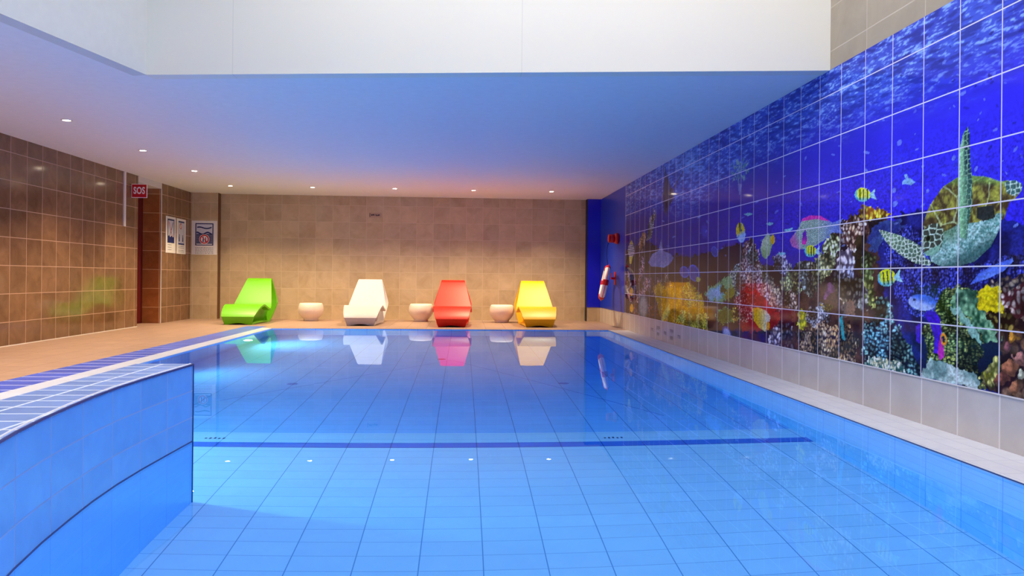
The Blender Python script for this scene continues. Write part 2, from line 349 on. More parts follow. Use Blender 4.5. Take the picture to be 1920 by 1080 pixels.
    coral(sel([(1372, 580), (1384, 572), (1388, 600), (1376, 606)]), 22, c8(220, 170, 60), c8(60, 30, 20), 89)
    coral(sel([(1424, 500), (1436, 495), (1452, 530), (1470, 560), (1466, 585), (1446, 575), (1434, 560)]), 20, c8(205, 200, 170), c8(70, 60, 60), 90)
    i = sel([(1380, 618), (1470, 630), (1445, 650), (1380, 632)]); blob(i, c8(16, 14, 80), c8(60, 30, 40), 12, 91)
    # yellow and white fish in front
    i = sel([(1412, 578), (1422, 576), (1437, 582), (1446, 594), (1442, 608), (1436, 622), (1424, 614), (1414, 600)], False)
    C[i] = mixc(c8(240, 180, 20), c8(225, 225, 190), sstep(1418, 1444, px[i])); i2, q, a, b = ell(1441, 611, 3, 8); C[i2] = c8(240, 150, 20)
    # lavender bushes and pale heads
    coral(sel([(1440, 650), (1446, 620), (1462, 600), (1480, 605), (1490, 630), (1492, 672)]), 16, c8(190, 180, 205), c8(40, 34, 70), 92, ru=.7)
    coral(sel([(1450, 488), (1462, 470), (1476, 480), (1484, 505), (1472, 512), (1450, 506)]), 22, c8(200, 200, 235), c8(46, 40, 90), 93)
    coral(sel([(1462, 530), (1480, 505), (1500, 498), (1504, 550), (1480, 560)]), 20, c8(170, 190, 120), c8(60, 64, 60), 94)
    coral(sel([(1478, 510), (1500, 488), (1525, 488), (1536, 505), (1534, 540), (1520, 560), (1506, 545), (1500, 512)]), 19, c8(215, 225, 205), c8(60, 64, 60), 95)
    coral(sel([(1470, 556), (1480, 545), (1494, 552), (1496, 582), (1474, 578)]), 22, c8(220, 190, 170), c8(60, 36, 40), 96)
    i = sel([(1492, 610), (1500, 582), (1510, 585), (1514, 600), (1504, 622)]); coral(i, 12, c8(225, 230, 40), c8(110, 120, 30), 97)
    coral(sel([(1512, 590), (1530, 572), (1545, 568), (1560, 578), (1560, 600), (1530, 612), (1512, 606)]), 26, c8(215, 215, 225), c8(50, 44, 60), 98)
    coral(sel([(1540, 575), (1550, 566), (1564, 575), (1562, 585), (1545, 580)]), 26, c8(230, 205, 80), c8(110, 80, 30), 99)
    coral(sel([(1495, 620), (1540, 605), (1575, 612), (1590, 600), (1608, 640), (1608, 682), (1500, 664)]), 23, c8(220, 176, 130), c8(30, 18, 36), 100, ru=1.2, rv=.8)
    # head between the big fish and the brown pillar
    coral(sel([(1545, 455), (1556, 440), (1572, 440), (1580, 462), (1570, 480), (1560, 505), (1530, 545), (1524, 500), (1536, 478)]), 17, c8(220, 225, 150), c8(56, 60, 40), 102)
    coral(sel([(1530, 480), (1550, 470), (1562, 490), (1555, 515), (1532, 515)]), 17, c8(230, 235, 160), c8(80, 90, 60), 103)
    coral(sel([(1576, 430), (1588, 408), (1608, 398), (1622, 412), (1626, 450), (1616, 480), (1596, 470), (1580, 455)]), 16, c8(238, 205, 190), c8(74, 36, 36), 104)
    coral(sel([(1566, 500), (1580, 470), (1595, 464), (1605, 480), (1604, 520), (1590, 560), (1570, 545), (1562, 520)]), 15, c8(215, 205, 230), c8(60, 50, 70), 105, rv=.8)
    coral(sel([(1560, 520), (1620, 520), (1640, 560), (1620, 582), (1580, 570)]), 14, c8(170, 165, 150), c8(44, 36, 44), 106)
    blob(sel([(1604, 450), (1622, 440), (1632, 480), (1618, 520), (1606, 500)]), c8(16, 12, 12), c8(50, 36, 20), 12, 107)
    coral(sel([(1616, 490), (1630, 470), (1640, 480), (1640, 540), (1648, 580), (1630, 575), (1620, 540)]), 17, c8(190, 210, 110), c8(50, 66, 30), 108)
    i = sel([(1608, 396), (1614, 386), (1640, 388), (1672, 396), (1668, 405), (1640, 412), (1622, 414)]); coral(i, 18, c8(252, 205, 50), c8(140, 70, 20), 109)
    i = sel([(1626, 414), (1668, 408), (1650, 422), (1630, 440)]); C[i] = c8(14, 10, 20)
    i = sel([(1626, 450), (1640, 425), (1680, 410), (1700, 425), (1660, 450), (1640, 475)]); blob(i, c8(40, 66, 130), c8(24, 34, 110), 14, 110)
    blob(sel([(1580, 570), (1604, 562), (1606, 592), (1584, 592)]), c8(120, 84, 70), c8(70, 60, 66), 10, 111)
    i, q, a, b = ell(1557, 545, 7, 14, 20, True); blob(i, c8(120, 60, 110), c8(70, 34, 60), 16, 112)
    # turquoise and white bushes at the foot
    coral(sel([(1620, 690), (1622, 610), (1640, 590), (1670, 570), (1680, 600), (1700, 640), (1730, 690), (1730, 715)]), 25, c8(110, 180, 190), c8(8, 20, 50), 113, ru=.7, rv=1.2)
    coral(sel([(1622, 690), (1630, 668), (1660, 670), (1690, 680), (1710, 706), (1730, 714)]), 26, c8(225, 245, 220), c8(30, 80, 84), 114, rv=.6)
    coral(sel([(1636, 600), (1650, 560), (1668, 560), (1672, 590), (1650, 605)]), 16, c8(90, 150, 150), c8(16, 30, 40), 115)
    # anemone hump and mossy rocks
    i = sel([(1762, 560), (1775, 540), (1800, 534), (1836, 545), (1860, 590), (1880, 640), (1876, 690), (1840, 736), (1800, 722), (1740, 700), (1730, 620), (1758, 590)])
    coral(i, 42, c8(130, 150, 74), c8(10, 28, 22), 116, ru=.5, rv=1.2)
    i = sel([(1784, 560), (1800, 538), (1832, 545), (1850, 580), (1872, 620), (1880, 660), (1866, 660), (1840, 620), (1815, 590), (1790, 575)])
    C[i] = mixc(c8(16, 56, 40), c8(130, 190, 140), sstep(.3, .7, .6*fbm(U[i]*12, V[i]*12, 117)+.4*vnoise(U[i]*50, V[i]*50, 160)))
    i = sel([(1785, 572), (1800, 575), (1838, 622), (1850, 660), (1836, 640), (1806, 606)]); C[i] = mixc(c8(150, 200, 190), c8(80, 140, 120), fbm(U[i]*14, V[i]*14, 118))
    i = sel([(1842, 640), (1885, 640), (1880, 660), (1850, 700), (1838, 700)]); C[i] = c8(8, 14, 40)
    i = sel([(1734, 690), (1750, 672), (1790, 690), (1830, 700), (1838, 730), (1736, 708)]); blob(i, c8(90, 130, 130), c8(190, 215, 215), 14, 119)
    # cluster at the right
    i = sel([(1880, 530), (1905, 520), (1960, 505), (2400, 420), (2400, 980), (1845, 728), (1838, 710), (1860, 690), (1876, 665), (1874, 615), (1850, 590)])
    coral(i, 9, c8(205, 130, 90), c8(60, 24, 40), 120, lo=.2, hi=.75)
    coral(sel([(1878, 540), (1910, 520), (1960, 510), (2150, 500), (2200, 640), (1940, 600), (1905, 600), (1880, 575)]), 17, c8(235, 190, 170), c8(90, 30, 40), 121)
    coral(sel([(1850, 592), (1880, 580), (1910, 600), (1905, 625), (1872, 620)]), 17, c8(225, 185, 70), c8(50, 24, 20), 122)
    coral(sel([(1835, 712), (1855, 690), (1876, 668), (1880, 690), (1862, 730)]), 15, c8(225, 215, 110), c8(80, 90, 30), 123)
    for k, (x, y, r, col) in enumerate([(1892, 652, 12, (120, 60, 60)), (1895, 690, 15, (160, 90, 60)), (1880, 712, 13, (120, 62, 50)), (1903, 725, 12, (150, 90, 60)), (1915, 672, 13, (165, 100, 90)), (1854, 706, 9, (130, 130, 30)), (1917, 700, 10, (200, 200, 170)), (1901, 634, 9, (210, 130, 30))]):
        i, q, a, b = ell(x, y, r*.8, r, 0, True); C[i] = mixc(c8(*col)*1.15, c8(*col)*.6, sstep(.1, 1, (a+.35)**2+(b+.4)**2))
    coral(sel([(1838, 560), (1850, 536), (1880, 520), (1900, 524), (1950, 505), (1950, 520), (1882, 545), (1860, 545)]), 20, c8(110, 100, 90), c8(24, 20, 40), 124)
    i = sel([(1838, 545), (1856, 536), (1880, 532), (1880, 584), (1870, 589), (1850, 586), (1836, 578)]); C[i] = mixc(c8(235, 205, 14), c8(150, 125, 8), sstep(.35, .75, fbm(U[i]*20+V[i]*14, V[i]*55-U[i]*12, 125)))
    # small far fish
    R = np.random.RandomState(5)
    for k in range(120):
        x = 1240+680*R.rand()**.8; f = (x-868)/870
        y = 521-f*(560*(.12+.62*R.rand())); s = (1.5+3.6*R.rand())*(.5+f)
        i, q, a, b = ell(x, y, s*.85, s*.36, R.choice([-60, -40, -25, 20, 60])+R.randn()*10)
        if len(i): C[i] = mixc(C[i], c8(110, 140, 245) if R.rand() < .75 else c8(20, 20, 110), .35+.45*R.rand())
    for x0, y0, x1, y1 in ((1395, 403, 1412, 401), (1437, 421, 1451, 419), (1470, 433, 1488, 428), (1458, 477, 1474, 475)):
        i = sel([(x0, y0-1.5), ((x0+x1)/2, y0-4), (x1, y1-1), (x1, y1+1.5), ((x0+x1)/2, y0+2)], False); C[i] = c8(110, 190, 205)
    i = sel([(1694, 340), (1700, 335), (1708, 334), (1718, 342), (1710, 347), (1700, 345), (1693, 346)], False); C[i] = c8(110, 165, 230)
    i = sel([(1697, 328), (1702, 326), (1705, 335), (1700, 337)], False); C[i] = c8(110, 160, 230)
    for x, y, r in ((1741, 358, 4), (1678, 357, 5), (1790, 296, 5), (1680, 382, 6), (1688, 268, 6), (1732, 312, 3)):
        i, q, a, b = ell(x, y, r*.7, r, 25); C[i] = mixc(C[i], c8(120, 160, 250), .6)
    # ray near the far end with its tail
    i = sel([(1248, 312), (1253, 332), (1260, 352), (1264, 356), (1264, 372), (1256, 386), (1250, 408), (1246, 396), (1243, 372), (1245, 345)], False)
    C[i] = mixc(c8(26, 24, 50), c8(60, 56, 90), vnoise(U[i]*10, V[i]*10))
    i = sel([(1262, 352), (1282, 320), (1283, 322), (1264, 354)], False); C[i] = c8(36, 40, 90)
    # long spotted fish hanging head down
    i = sel([(1222, 446), (1212, 452), (1215, 430), (1219, 408), (1226, 400), (1225, 390), (1228, 392), (1231, 404), (1227, 416), (1224, 436)], False)
    coral(i, 30, c8(215, 215, 205), c8(26, 26, 30), 130, ru=1.6)
    # striped bannerfish
    i, q, a, b = ell(1184, 470, 6, 14); s = np.sin(py[i]*2.0+px[i]*.3); C[i] = mixc(c8(20, 20, 30), c8(210, 215, 220), sstep(-.3, .3, s))
    i = sel([(1180, 482), (1187, 480), (1184, 495), (1181, 494)], False); C[i] = c8(200, 200, 60)
    i = sel([(1180, 458), (1185, 450), (1188, 458)], False); C[i] = c8(170, 160, 60)
    # grey pale shark shape
    i = sel([(1216, 492), (1224, 476), (1236, 470), (1240, 450), (1244, 470), (1258, 476), (1264, 483), (1258, 494), (1246, 502), (1232, 500), (1222, 500)], False)
    C[i] = mixc(c8(88, 92, 150), c8(130, 136, 185), vnoise(U[i]*6, V[i]*14))
    # blue fish in the shade
    for x, y, rx, ry in ((1284, 510, 8, 11), (1302, 512, 10, 16), (1341, 472, 6, 10)):
        i, q, a, b = ell(x, y, rx, ry, -15); C[i] = mixc(mixc(C[i], c8(40, 60, 170), .7), c8(70, 100, 235), sstep(.55, .95, q)*.8)
    i, q, a, b = ell(1310, 524, 4, 5); C[i] = c8(190, 190, 70)
    i, q, a, b = ell(1322, 434, 8, 17, -5); C[i] = mixc(C[i], c8(60, 70, 215), .6*(1-q))
    # lionfish
    i, q, a, b = ell(1388, 320, 17, 26, 12, True); th = np.arctan2(b, a); m = (np.sin(th*9+3*fbm(U[i]*8, V[i]*8, 133)) > -.25+q*.9)
    C[i[m]] = mixc(c8(40, 90, 120), c8(150, 190, 190), vnoise(U[i[m]]*40, V[i[m]]*40))
    i = sel([(1385, 345), (1392, 345), (1389, 365), (1387, 365)], False); C[i] = c8(110, 120, 190)
    # yellow butterflyfish, long green fish
    i, q, a, b = ell(1390, 436, 8.5, 19, -6); C[i] = mixc(c8(245, 205, 20), c8(150, 190, 250), sstep(-.2, .35, b+a*.2)); i = i[(abs(a) < .25) & (b < -.1)]; C[i] = c8(60, 60, 20)
    i = sel([(1427, 466), (1431, 450), (1441, 436), (1449, 448), (1449, 460), (1444, 478), (1437, 486), (1430, 480)], False); C[i] = mixc(c8(120, 160, 90), c8(190, 200, 150), vnoise(U[i]*9, V[i]*9))
    i, q, a, b = ell(1450, 449, 4, 9, 0); C[i] = c8(235, 170, 20)
    # large parrotfish
    i = sel([(1482, 450), (1492, 436), (1500, 425), (1506, 410), (1520, 404), (1540, 405), (1556, 414), (1562, 418), (1582, 410), (1574, 424), (1582, 438), (1562, 436), (1545, 452), (1520, 466), (1500, 468), (1486, 462)], False)
    g = np.sin(px[i]*1.7)*np.sin(py[i]*1.5+px[i]*.4)
    C[i] = mixc(mixc(c8(80, 130, 150), c8(190, 200, 150), sstep(-.2, .5, g)), c8(70, 90, 210), sstep(1530, 1575, px[i])*.8)
    C[i] = mixc(C[i], c8(200, 60, 170), sstep(1500, 1486, px[i]-(py[i]-440)*.3)*.75)
    j = i[(py[i] < 411+abs(px[i]-1532)*.16) & (px[i] < 1562)]; C[j] = c8(215, 40, 170)
    i = sel([(1506, 438), (1512, 430), (1515, 450), (1512, 459), (1505, 458)], False); C[i] = mixc(c8(90, 20, 170), c8(230, 30, 160), sstep(440, 458, py[i]))
    # sergeant fish with yellow and black bars
    def sergeant(cx, cy, rx, ry, rot):
        i, q, a, b = ell(cx, cy, rx, ry, rot)
        C[i] = mixc(c8(235, 245, 20), c8(90, 190, 200), sstep(.15, .8, b)+sstep(-.55, -.8, a)); k = np.cos((a+.1)*14); j = i[(k < -.45) & (a > -.6) & (a < .75) & (abs(b) < .8)]; C[j] = c8(16, 40, 50)
        co, si = math.cos(math.radians(rot)), math.sin(math.radians(rot)); T = lambda x, y: (cx+x*co*rx-y*si*ry, cy+x*si*rx+y*co*ry)
        i = sel([T(.8, 0), T(1.6, -.9), T(1.45, -.1), T(1.75, .75), T(.9, .35)], False); C[i] = c8(140, 205, 225)
    sergeant(1619, 365, 15, 13, 0); sergeant(1521, 471, 11, 11, 0); sergeant(1664, 521, 17, 16, -6)
    # blue surgeonfish and purple fish
    i = sel([(1820, 534), (1838, 512), (1868, 496), (1900, 484), (1902, 490), (1884, 508), (1855, 522)], False); C[i] = mixc(c8(40, 70, 220), c8(110, 150, 240), vnoise(U[i]*9, V[i]*18))
    i, q, a, b = ell(1731, 567, 26, 15, 8); C[i] = mixc(c8(150, 170, 245), c8(50, 90, 225), sstep(-.4, .6, -b+a*.4))
    i, q, a, b = ell(1716, 562, 3, 2.6); C[i] = c8(30, 30, 90)
    i = sel([(1734, 590), (1742, 582), (1756, 584), (1765, 600), (1768, 640), (1762, 664), (1752, 662), (1754, 636), (1746, 608)], False); C[i] = mixc(c8(70, 10, 235), c8(40, 14, 170), sstep(.3, .7, fbm(U[i]*8, V[i]*8, 140)))
    i = sel([(1718, 612), (1728, 606), (1728, 645), (1720, 640)], False); C[i] = c8(50, 20, 190)
    i = sel([(1762, 640), (1768, 630), (1773, 668), (1764, 676), (1760, 662)], False); C[i] = c8(190, 20, 170)
    i, q, a, b = ell(1771, 636, 6, 12, -10); C[i[q > .35]] = c8(240, 140, 20)
    i = sel([(1575, 596), (1581, 592), (1586, 640), (1580, 634)], False); C[i] = c8(30, 150, 160)
    # green sea turtle: shell, belly, raised flipper, near flipper, head
    i = sel([(1732, 420), (1745, 385), (1770, 350), (1796, 333), (1822, 329), (1850, 331), (1878, 340), (1900, 338), (1918, 344), (1918, 356), (1906, 372), (1895, 380), (1885, 410), (1840, 440), (1780, 450), (1738, 440)], False)
    e, k = cells(U[i]*4.2+.25*fbm(U[i]*9, V[i]*9, 149), V[i]*5.0, 150); an = np.arctan2(V[i]*5-np.floor(V[i]*5)-.5, U[i]*4.2-np.floor(U[i]*4.2)-.5); ry = vnoise(an*5, k*3, 151)
    C[i] = mixc(mixc(c8(54, 40, 26), c8(158, 160, 54), sstep(.3, .75, .3*ry+.7*fbm(U[i]*26, V[i]*26, 152))), c8(196, 220, 150), sstep(.05, .02, e)*.7)
    C[i] = mixc(C[i], c8(90, 150, 60), .6*sstep(352, 334, py[i]+abs(px[i]-1835)*-.05))
    C[i] = mixc(C[i], c8(40, 30, 24), .55*sstep(392, 420, py[i])*sstep(1850, 1870, px[i]))
    i = sel([(1885, 342), (1905, 338), (1919, 345), (1918, 358), (1905, 368), (1890, 362)], False); e, k = cells(U[i]*30, V[i]*40, 152); C[i] = mixc(c8(50, 90, 90), c8(185, 220, 205), sstep(.25, .08, e))
    i = sel([(1742, 470), (1760, 440), (1790, 426), (1800, 418), (1830, 418), (1850, 412), (1872, 400), (1882, 400), (1876, 430), (1860, 462), (1830, 490), (1800, 499), (1765, 499), (1748, 490)], False)
    C[i] = mixc(c8(60, 120, 112), c8(185, 228, 226), sstep(.2, .8, .5*fbm(U[i]*34, V[i]*50, 153)+.5*vnoise(U[i]*110, V[i]*150, 158))); C[i] = mixc(C[i], c8(60, 100, 50), .6*sstep(1815, 1780, px[i])*sstep(470, 430, py[i]))
    C[i] = mixc(C[i], c8(24, 60, 60), .75*sstep(-14, 14, (py[i]-478)+(px[i]-1800)*.55))
    i = sel([(1833, 388), (1865, 385), (1868, 408), (1846, 415), (1834, 410)], False); C[i] = c8(30, 34, 34)
    i = sel([(1817, 236), (1820, 250), (1821, 300), (1825, 340), (1825, 380), (1818, 420), (1814, 450), (1802, 444), (1799, 400), (1799, 340), (1801, 280), (1808, 250)], False)
    e, k = cells(U[i]*28, V[i]*36, 154); C[i] = mixc(mixc(c8(30, 70, 66), c8(130, 200, 140), sstep(1822, 1800, px[i])), c8(150, 210, 165), sstep(.16, .06, e)*.7)
    C[i] = mixc(C[i], c8(16, 34, 50), .85*sstep(1806, 1814, px[i])*sstep(350, 300, py[i])*sstep(.1, .2, e)); C[i] = mixc(C[i], c8(170, 225, 190), .6*sstep(1807, 1801, px[i]+(py[i]-340)*-.01)*sstep(400, 300, py[i]))
    i = sel([(1649, 431), (1658, 432), (1690, 442), (1712, 452), (1728, 462), (1735, 480), (1748, 492), (1745, 499), (1720, 494), (1696, 482), (1672, 464), (1658, 446)], False)
    e, k = cells(U[i]*24, V[i]*38, 155); C[i] = mixc(mixc(c8(44, 70, 60), c8(110, 150, 110), vnoise(U[i]*6, V[i]*6, 2)), c8(215, 242, 220), sstep(.26, .12, e))
    i = sel([(1728, 455), (1732, 432), (1745, 421), (1760, 418), (1770, 430), (1770, 452), (1764, 470), (1745, 480), (1734, 474)], False)
    e, k = cells(U[i]*17, V[i]*27, 156); C[i] = mixc(c8(46, 52, 44), c8(185, 220, 196), sstep(.2, .09, e))
    i = sel([(1734, 474), (1745, 468), (1765, 458), (1762, 472), (1752, 478), (1738, 480)], False); C[i] = c8(110, 165, 140)
    i, q, a, b = ell(1742, 447, 5, 7, 20); C[i] = mixc(c8(10, 14, 12), c8(90, 120, 70), sstep(.4, 1, q))
    wr = sstep(1.9, 1.5, V)*.8   # fine printed grain, strongest over the reef
    C *= (1+wr*(.5*(vnoise(U*70, V*90, 170)-.5)+.45*(vnoise(U*150, V*170, 171)-.5)))[:, None]
    return np.clip(C, 0, 1)
# ================================================================ LARGE STRUCTURE
# walls
bm = bmesh.new()
bx(bm, WL-.32, YN, 0, WL, 12.64, H); bx(bm, WL-.32, 13.6, 0, WL, YB, H, 0)
for f in bm.faces:
    if abs(f.calc_center_median().y-13.6) < .01 or abs(f.calc_center_median().y-12.64) < .01: f.material_index = 1
struct(finish('wall_left', bm, [M['wall_brown'], M['end_tile']]))
bm = bmesh.new(); bx(bm, WL-.7, YB, 0, WR+.2, YB+.2, H); bx(bm, WL, 15.03, 0, -4.85, YB, H); bx(bm, -4.85, 15.04, 0, -4.842, YB, H, 1)  # dark brown strip over the pier's right side
struct(finish('wall_back', bm, [M['wall_beige'], M['dark_strip']]))
bm = bmesh.new(); bx(bm, WR, YN, 0, WR+.2, YB, RZ, 0); bx(bm, WR, YN, RZ, WR+.2, YB, H, 1); bx(bm, WR, YN, H, WR+.2, 6.4, 4.5, 1)
struct(finish('wall_right', bm, [M['wall_kick'], M['wall_upper']]))
bm = bmesh.new(); bx(bm, WL-.7, YN-.2, 0, WR+.2, YN, H)
struct(finish('wall_near', bm, M['wall_beige']))
# column in the back right corner: blue above, beige at the foot
bm = bmesh.new(); bx(bm, 2.535, 15.0, 0, WR, YB, .287, 0); bx(bm, 2.53, 14.99, .287, WR, YB, H, 1); bx(bm, 2.522, 15.0, 0, 2.53, YB, H, 2)  # dark strip stands in for the shadow groove at the left edge
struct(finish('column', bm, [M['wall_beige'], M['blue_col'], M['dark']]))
# blue glossy stretch of wall between column and printed tiles
bm = bmesh.new(); bx(bm, WR-.006, 12.70, RZ, WR, 14.99, H-.002)
struct(finish('wall_blue_stretch', bm, M['blue_glass']))
# ceiling with the skylight shaft
bm = bmesh.new()
def slab(pts): prism(bm, pts, H, H+.12)
slab([(-6.1, YB), (-6.1, YN), RD, RA]); slab([(-6.1, YB), RA, RB, (WR, YB)]); slab([(-6.1, YN), (WR, YN), RC, RD])
struct(finish('ceiling', bm, M['ceiling']))
# shaft faces
def wallquad(name, a, b, z0, z1, th, mat, seams=()):
    d = Vector((b[0]-a[0], b[1]-a[1])); n = Vector((d.y, -d.x)).normalized()*th
    m = n.normalized()*.01
    bm = bmesh.new(); prism(bm, [(a[0]-m.x, a[1]-m.y), (b[0]-m.x, b[1]-m.y), (b[0]+n.x, b[1]+n.y), (a[0]+n.x, a[1]+n.y)], z0-.004, z1)
    return struct(finish(name, bm, mat))
t = NT('panelled_white_wall'); sp = t.n('SeparateXYZ'); t.t.links.new(t.pos(), sp.inputs[0]); m_ = 0.0
for xx in (-1.872, .448):
    m_ = t.math('MAXIMUM', t.rng(t.math('ABSOLUTE', t.math('SUBTRACT', sp.outputs[0], xx)), .001, .004, .6, 0), m_)
nz = t.noise(t.pos(), 1.5, 2); t.P(Base_Color=t.mul(t.mix(m_, srgb(234, 228, 214), srgb(204, 200, 190)), t.rng(nz, 0, 1, .985, 1.015)), Roughness=.7)
wallquad('wall_shaft_back', RB, RA, H, 4.5, .12, t.m)
wallquad('wall_shaft_left', RA, RD, H, 4.5, .12, M['white_paint'])
wallquad('wall_shaft_near', RD, RC, H, 4.5, .12, M['white_paint'])
# skylight: frame and diffusing panes
bm = bmesh.new()
for k in range(5):
    x = -4.0+k*(WR+4.0)/4; bx(bm, x-.03, .25, 4.40, x+.03, 6.35, 4.5)
for y in (.28, 2.3, 4.3, 6.3): bx(bm, -4.0, y-.03, 4.40, WR, y+.03, 4.5)
win = struct(finish('window_1', bm, M['alu']))
bm = bmesh.new(); bx(bm, -4.1, .2, 4.42, -1.7, 6.4, 4.52); struct(finish('added_roof_edge', bm, M['white_paint']))  # unseen roof edge added to keep light off the left shaft face
bm = bmesh.new(); bx(bm, -1.7, .25, 4.45, WR, 6.35, 4.46); finish('skylight_glass', bm, M['pane'], win)
# floor around the pool
bm = bmesh.new()
def fl(pts, mi=0): prism(bm, pts, -.06, 0, mi)
fl([(-6.0, YN), (-3.68, YN), (-3.68, 12.95), (-6.0, 12.95)]); fl([(-6.0, 12.95), (WR, 12.95), (WR, YB), (-6.0, YB)])
fl([(-3.14, POOL_F), (WR, POOL_F), (WR, 12.95), (-3.33, 12.95), (-3.33, 12.62)]); fl([(-3.68, YN), (WR, YN), (WR, POOL_N), (-3.68, POOL_N)])
struct(finish('floor', bm, M['deck']))
bm = bmesh.new(); fl([(-3.68, POOL_N), (-3.33, POOL_N), (-3.33, 12.95), (-3.68, 12.95)]); struct(finish('floor_blue_band', bm, M['band']))
bm = bmesh.new(); fl([(-3.33, POOL_N), (POOL_L, POOL_N), (POOL_L, POOL_F), (-3.14, POOL_F), (-3.33, 12.62)]); struct(finish('trim_1', bm, M['strip']))
bm = bmesh.new(); fl([(pool_r(POOL_N), POOL_N), (WR, POOL_N), (WR, POOL_F), (pool_r(POOL_F), POOL_F)]); struct(finish('floor_ledge', bm, M['ledge']))
bm = bmesh.new(); prism(bm, [(pool_r(POOL_N)-.006, POOL_N), (pool_r(POOL_N), POOL_N), (pool_r(POOL_F), POOL_F), (pool_r(POOL_F)-.006, POOL_F)], -.005, -.0015)
struct(finish('trim_2', bm, M['edge_dark']))
# pool basin
bm = bmesh.new()
def quad(pts, mi=0): bm.faces.new([bm.verts.new(p) for p in pts]).material_index = mi
Lx, Rn, Rf = POOL_L+.003, pool_r(POOL_N)-.003, pool_r(POOL_F)-.003; z0, z1 = POOL_Z, -.001
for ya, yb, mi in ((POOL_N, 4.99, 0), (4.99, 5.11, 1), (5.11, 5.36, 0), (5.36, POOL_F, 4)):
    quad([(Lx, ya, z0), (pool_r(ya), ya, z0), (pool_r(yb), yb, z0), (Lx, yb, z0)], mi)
quad([(Lx, POOL_N, z0), (Lx, POOL_F, z0), (Lx, POOL_F, z1), (Lx, POOL_N, z1)], 2); quad([(Rf, POOL_F, z0), (Rn, POOL_N, z0), (Rn, POOL_N, z1), (Rf, POOL_F, z1)], 2)
quad([(Lx, POOL_F-.003, z0), (Rf, POOL_F-.003, z0), (Rf, POOL_F-.003, z1), (Lx, POOL_F-.003, z1)], 3); quad([(Rn, POOL_N, z0), (Lx, POOL_N, z0), (Lx, POOL_N, z1), (Rn, POOL_N, z1)], 3)
for a, b in (((-2.05, 6.45), (-.12, 9.1)), ((-.12, 9.1), (1.62, 5.85))):   # joints where the floor panels meet
    d = (Vector(b)-Vector(a)).normalized()*.006; quad([(a[0]-d.y, a[1]+d.x, z0+.002), (a[0]+d.y, a[1]-d.x, z0+.002), (b[0]+d.y, b[1]-d.x, z0+.002), (b[0]-d.y, b[1]+d.x, z0+.002)], 1)
struct(finish('pool_basin', bm, [M['pool_floor'], M['pool_dark'], M['pool_wall_y'], M['pool_wall_x'], M['pool_darkened']]))
bm = bmesh.new(); e = .02
prism(bm, [(Lx-e, POOL_N-e), (Rn+e, POOL_N-e), (Rf+e, POOL_F+e), (Lx-e, POOL_F+e)], POOL_Z-.05, WATER)
o = finish('pool_water', bm, M['water']); o['kind'] = 'stuff'; o['label'] = 'calm clear blue water filling the tiled swimming pool'
# added fill lamps set in the near end and sides of the pool, and their light
def area(name, loc, rot, sx, sy, power, col, spread=PI):
    l = bpy.data.lights.new(name, 'AREA'); l.shape = 'RECTANGLE'; l.size = sx; l.size_y = sy; l.energy = power; l.color = col; l.spread = spread
    o = bpy.data.objects.new(name, l); S.collection.objects.link(o); o.location = loc; o.rotation_euler = rot; return o

# ================================================================ THE LOW CURVED WALL IN THE POOL
near_edge = [(-1.41, 4.0), (-1.42, 3.7), (-1.427, 3.42), (-1.425, 3.18), (-1.41, 2.94), (-1.385, 2.72), (-1.355, 2.5), (-1.315, 2.28), (-1.26, 2.05), (-1.19, 1.8), (-1.10, 1.5), (-.99, 1.2), (-.86, .9), (-.70, .6), (-.52, .3), (-.45, .2)]
back_edge = [(-1.70, 4.0), (-1.70, 3.4), (-1.695, 2.9), (-1.69, 2.5), (-1.66, 2.1), (-1.60, 1.7), (-1.5, 1.3), (-1.36, .9), (-1.2, .55), (-1.06, .2)]
ZT = .40
root = thing('low_pool_wall', 'low curved blue tiled wall standing out of the water at the left of the pool', 'low wall', (-1.55, 4.0, 0))
def loc_pts(pts): return [(x+1.55, y-4.0) for x, y in pts]
bm = bmesh.new(); prism(bm, loc_pts(near_edge+back_edge[::-1]), WATER, ZT-.012, 0); finish('wall_body', bm, M['low_wall'], root)
bm = bmesh.new(); prism(bm, loc_pts(near_edge+back_edge[::-1]), POOL_Z-.01, WATER, 0); finish('wall_foot', bm, M['low_wall_lightened'], root)
bm = bmesh.new(); tube(bm, [(x+.001, y, -.006) for x, y in loc_pts(near_edge)], .0032, 6); finish('waterline_dark', bm, M['edge_dark'], root)  # dark line put in for how light breaks at the water surface
bm = bmesh.new(); prism(bm, loc_pts(near_edge+back_edge[::-1]), ZT-.012, ZT, 0); finish('top_tiling', bm, M['low_wall_top'], root)
bm = bmesh.new(); pts = loc_pts(near_edge)
tube(bm, [(x+.001, y, ZT-.004) for x, y in pts], .0055, 6); o = finish('edge_bead', bm, M['edge_dark'], root); 
bm = bmesh.new(); tube(bm, [(x-.014, y, ZT) for x, y in pts], .004, 6); finish('grout_bead', bm, M['white'], root)
bm = bmesh.new(); tube(bm, [(.141, .001, POOL_Z), (.141, .001, ZT)], .004, 6); finish('corner_bead', bm, M['edge_dark'], root)

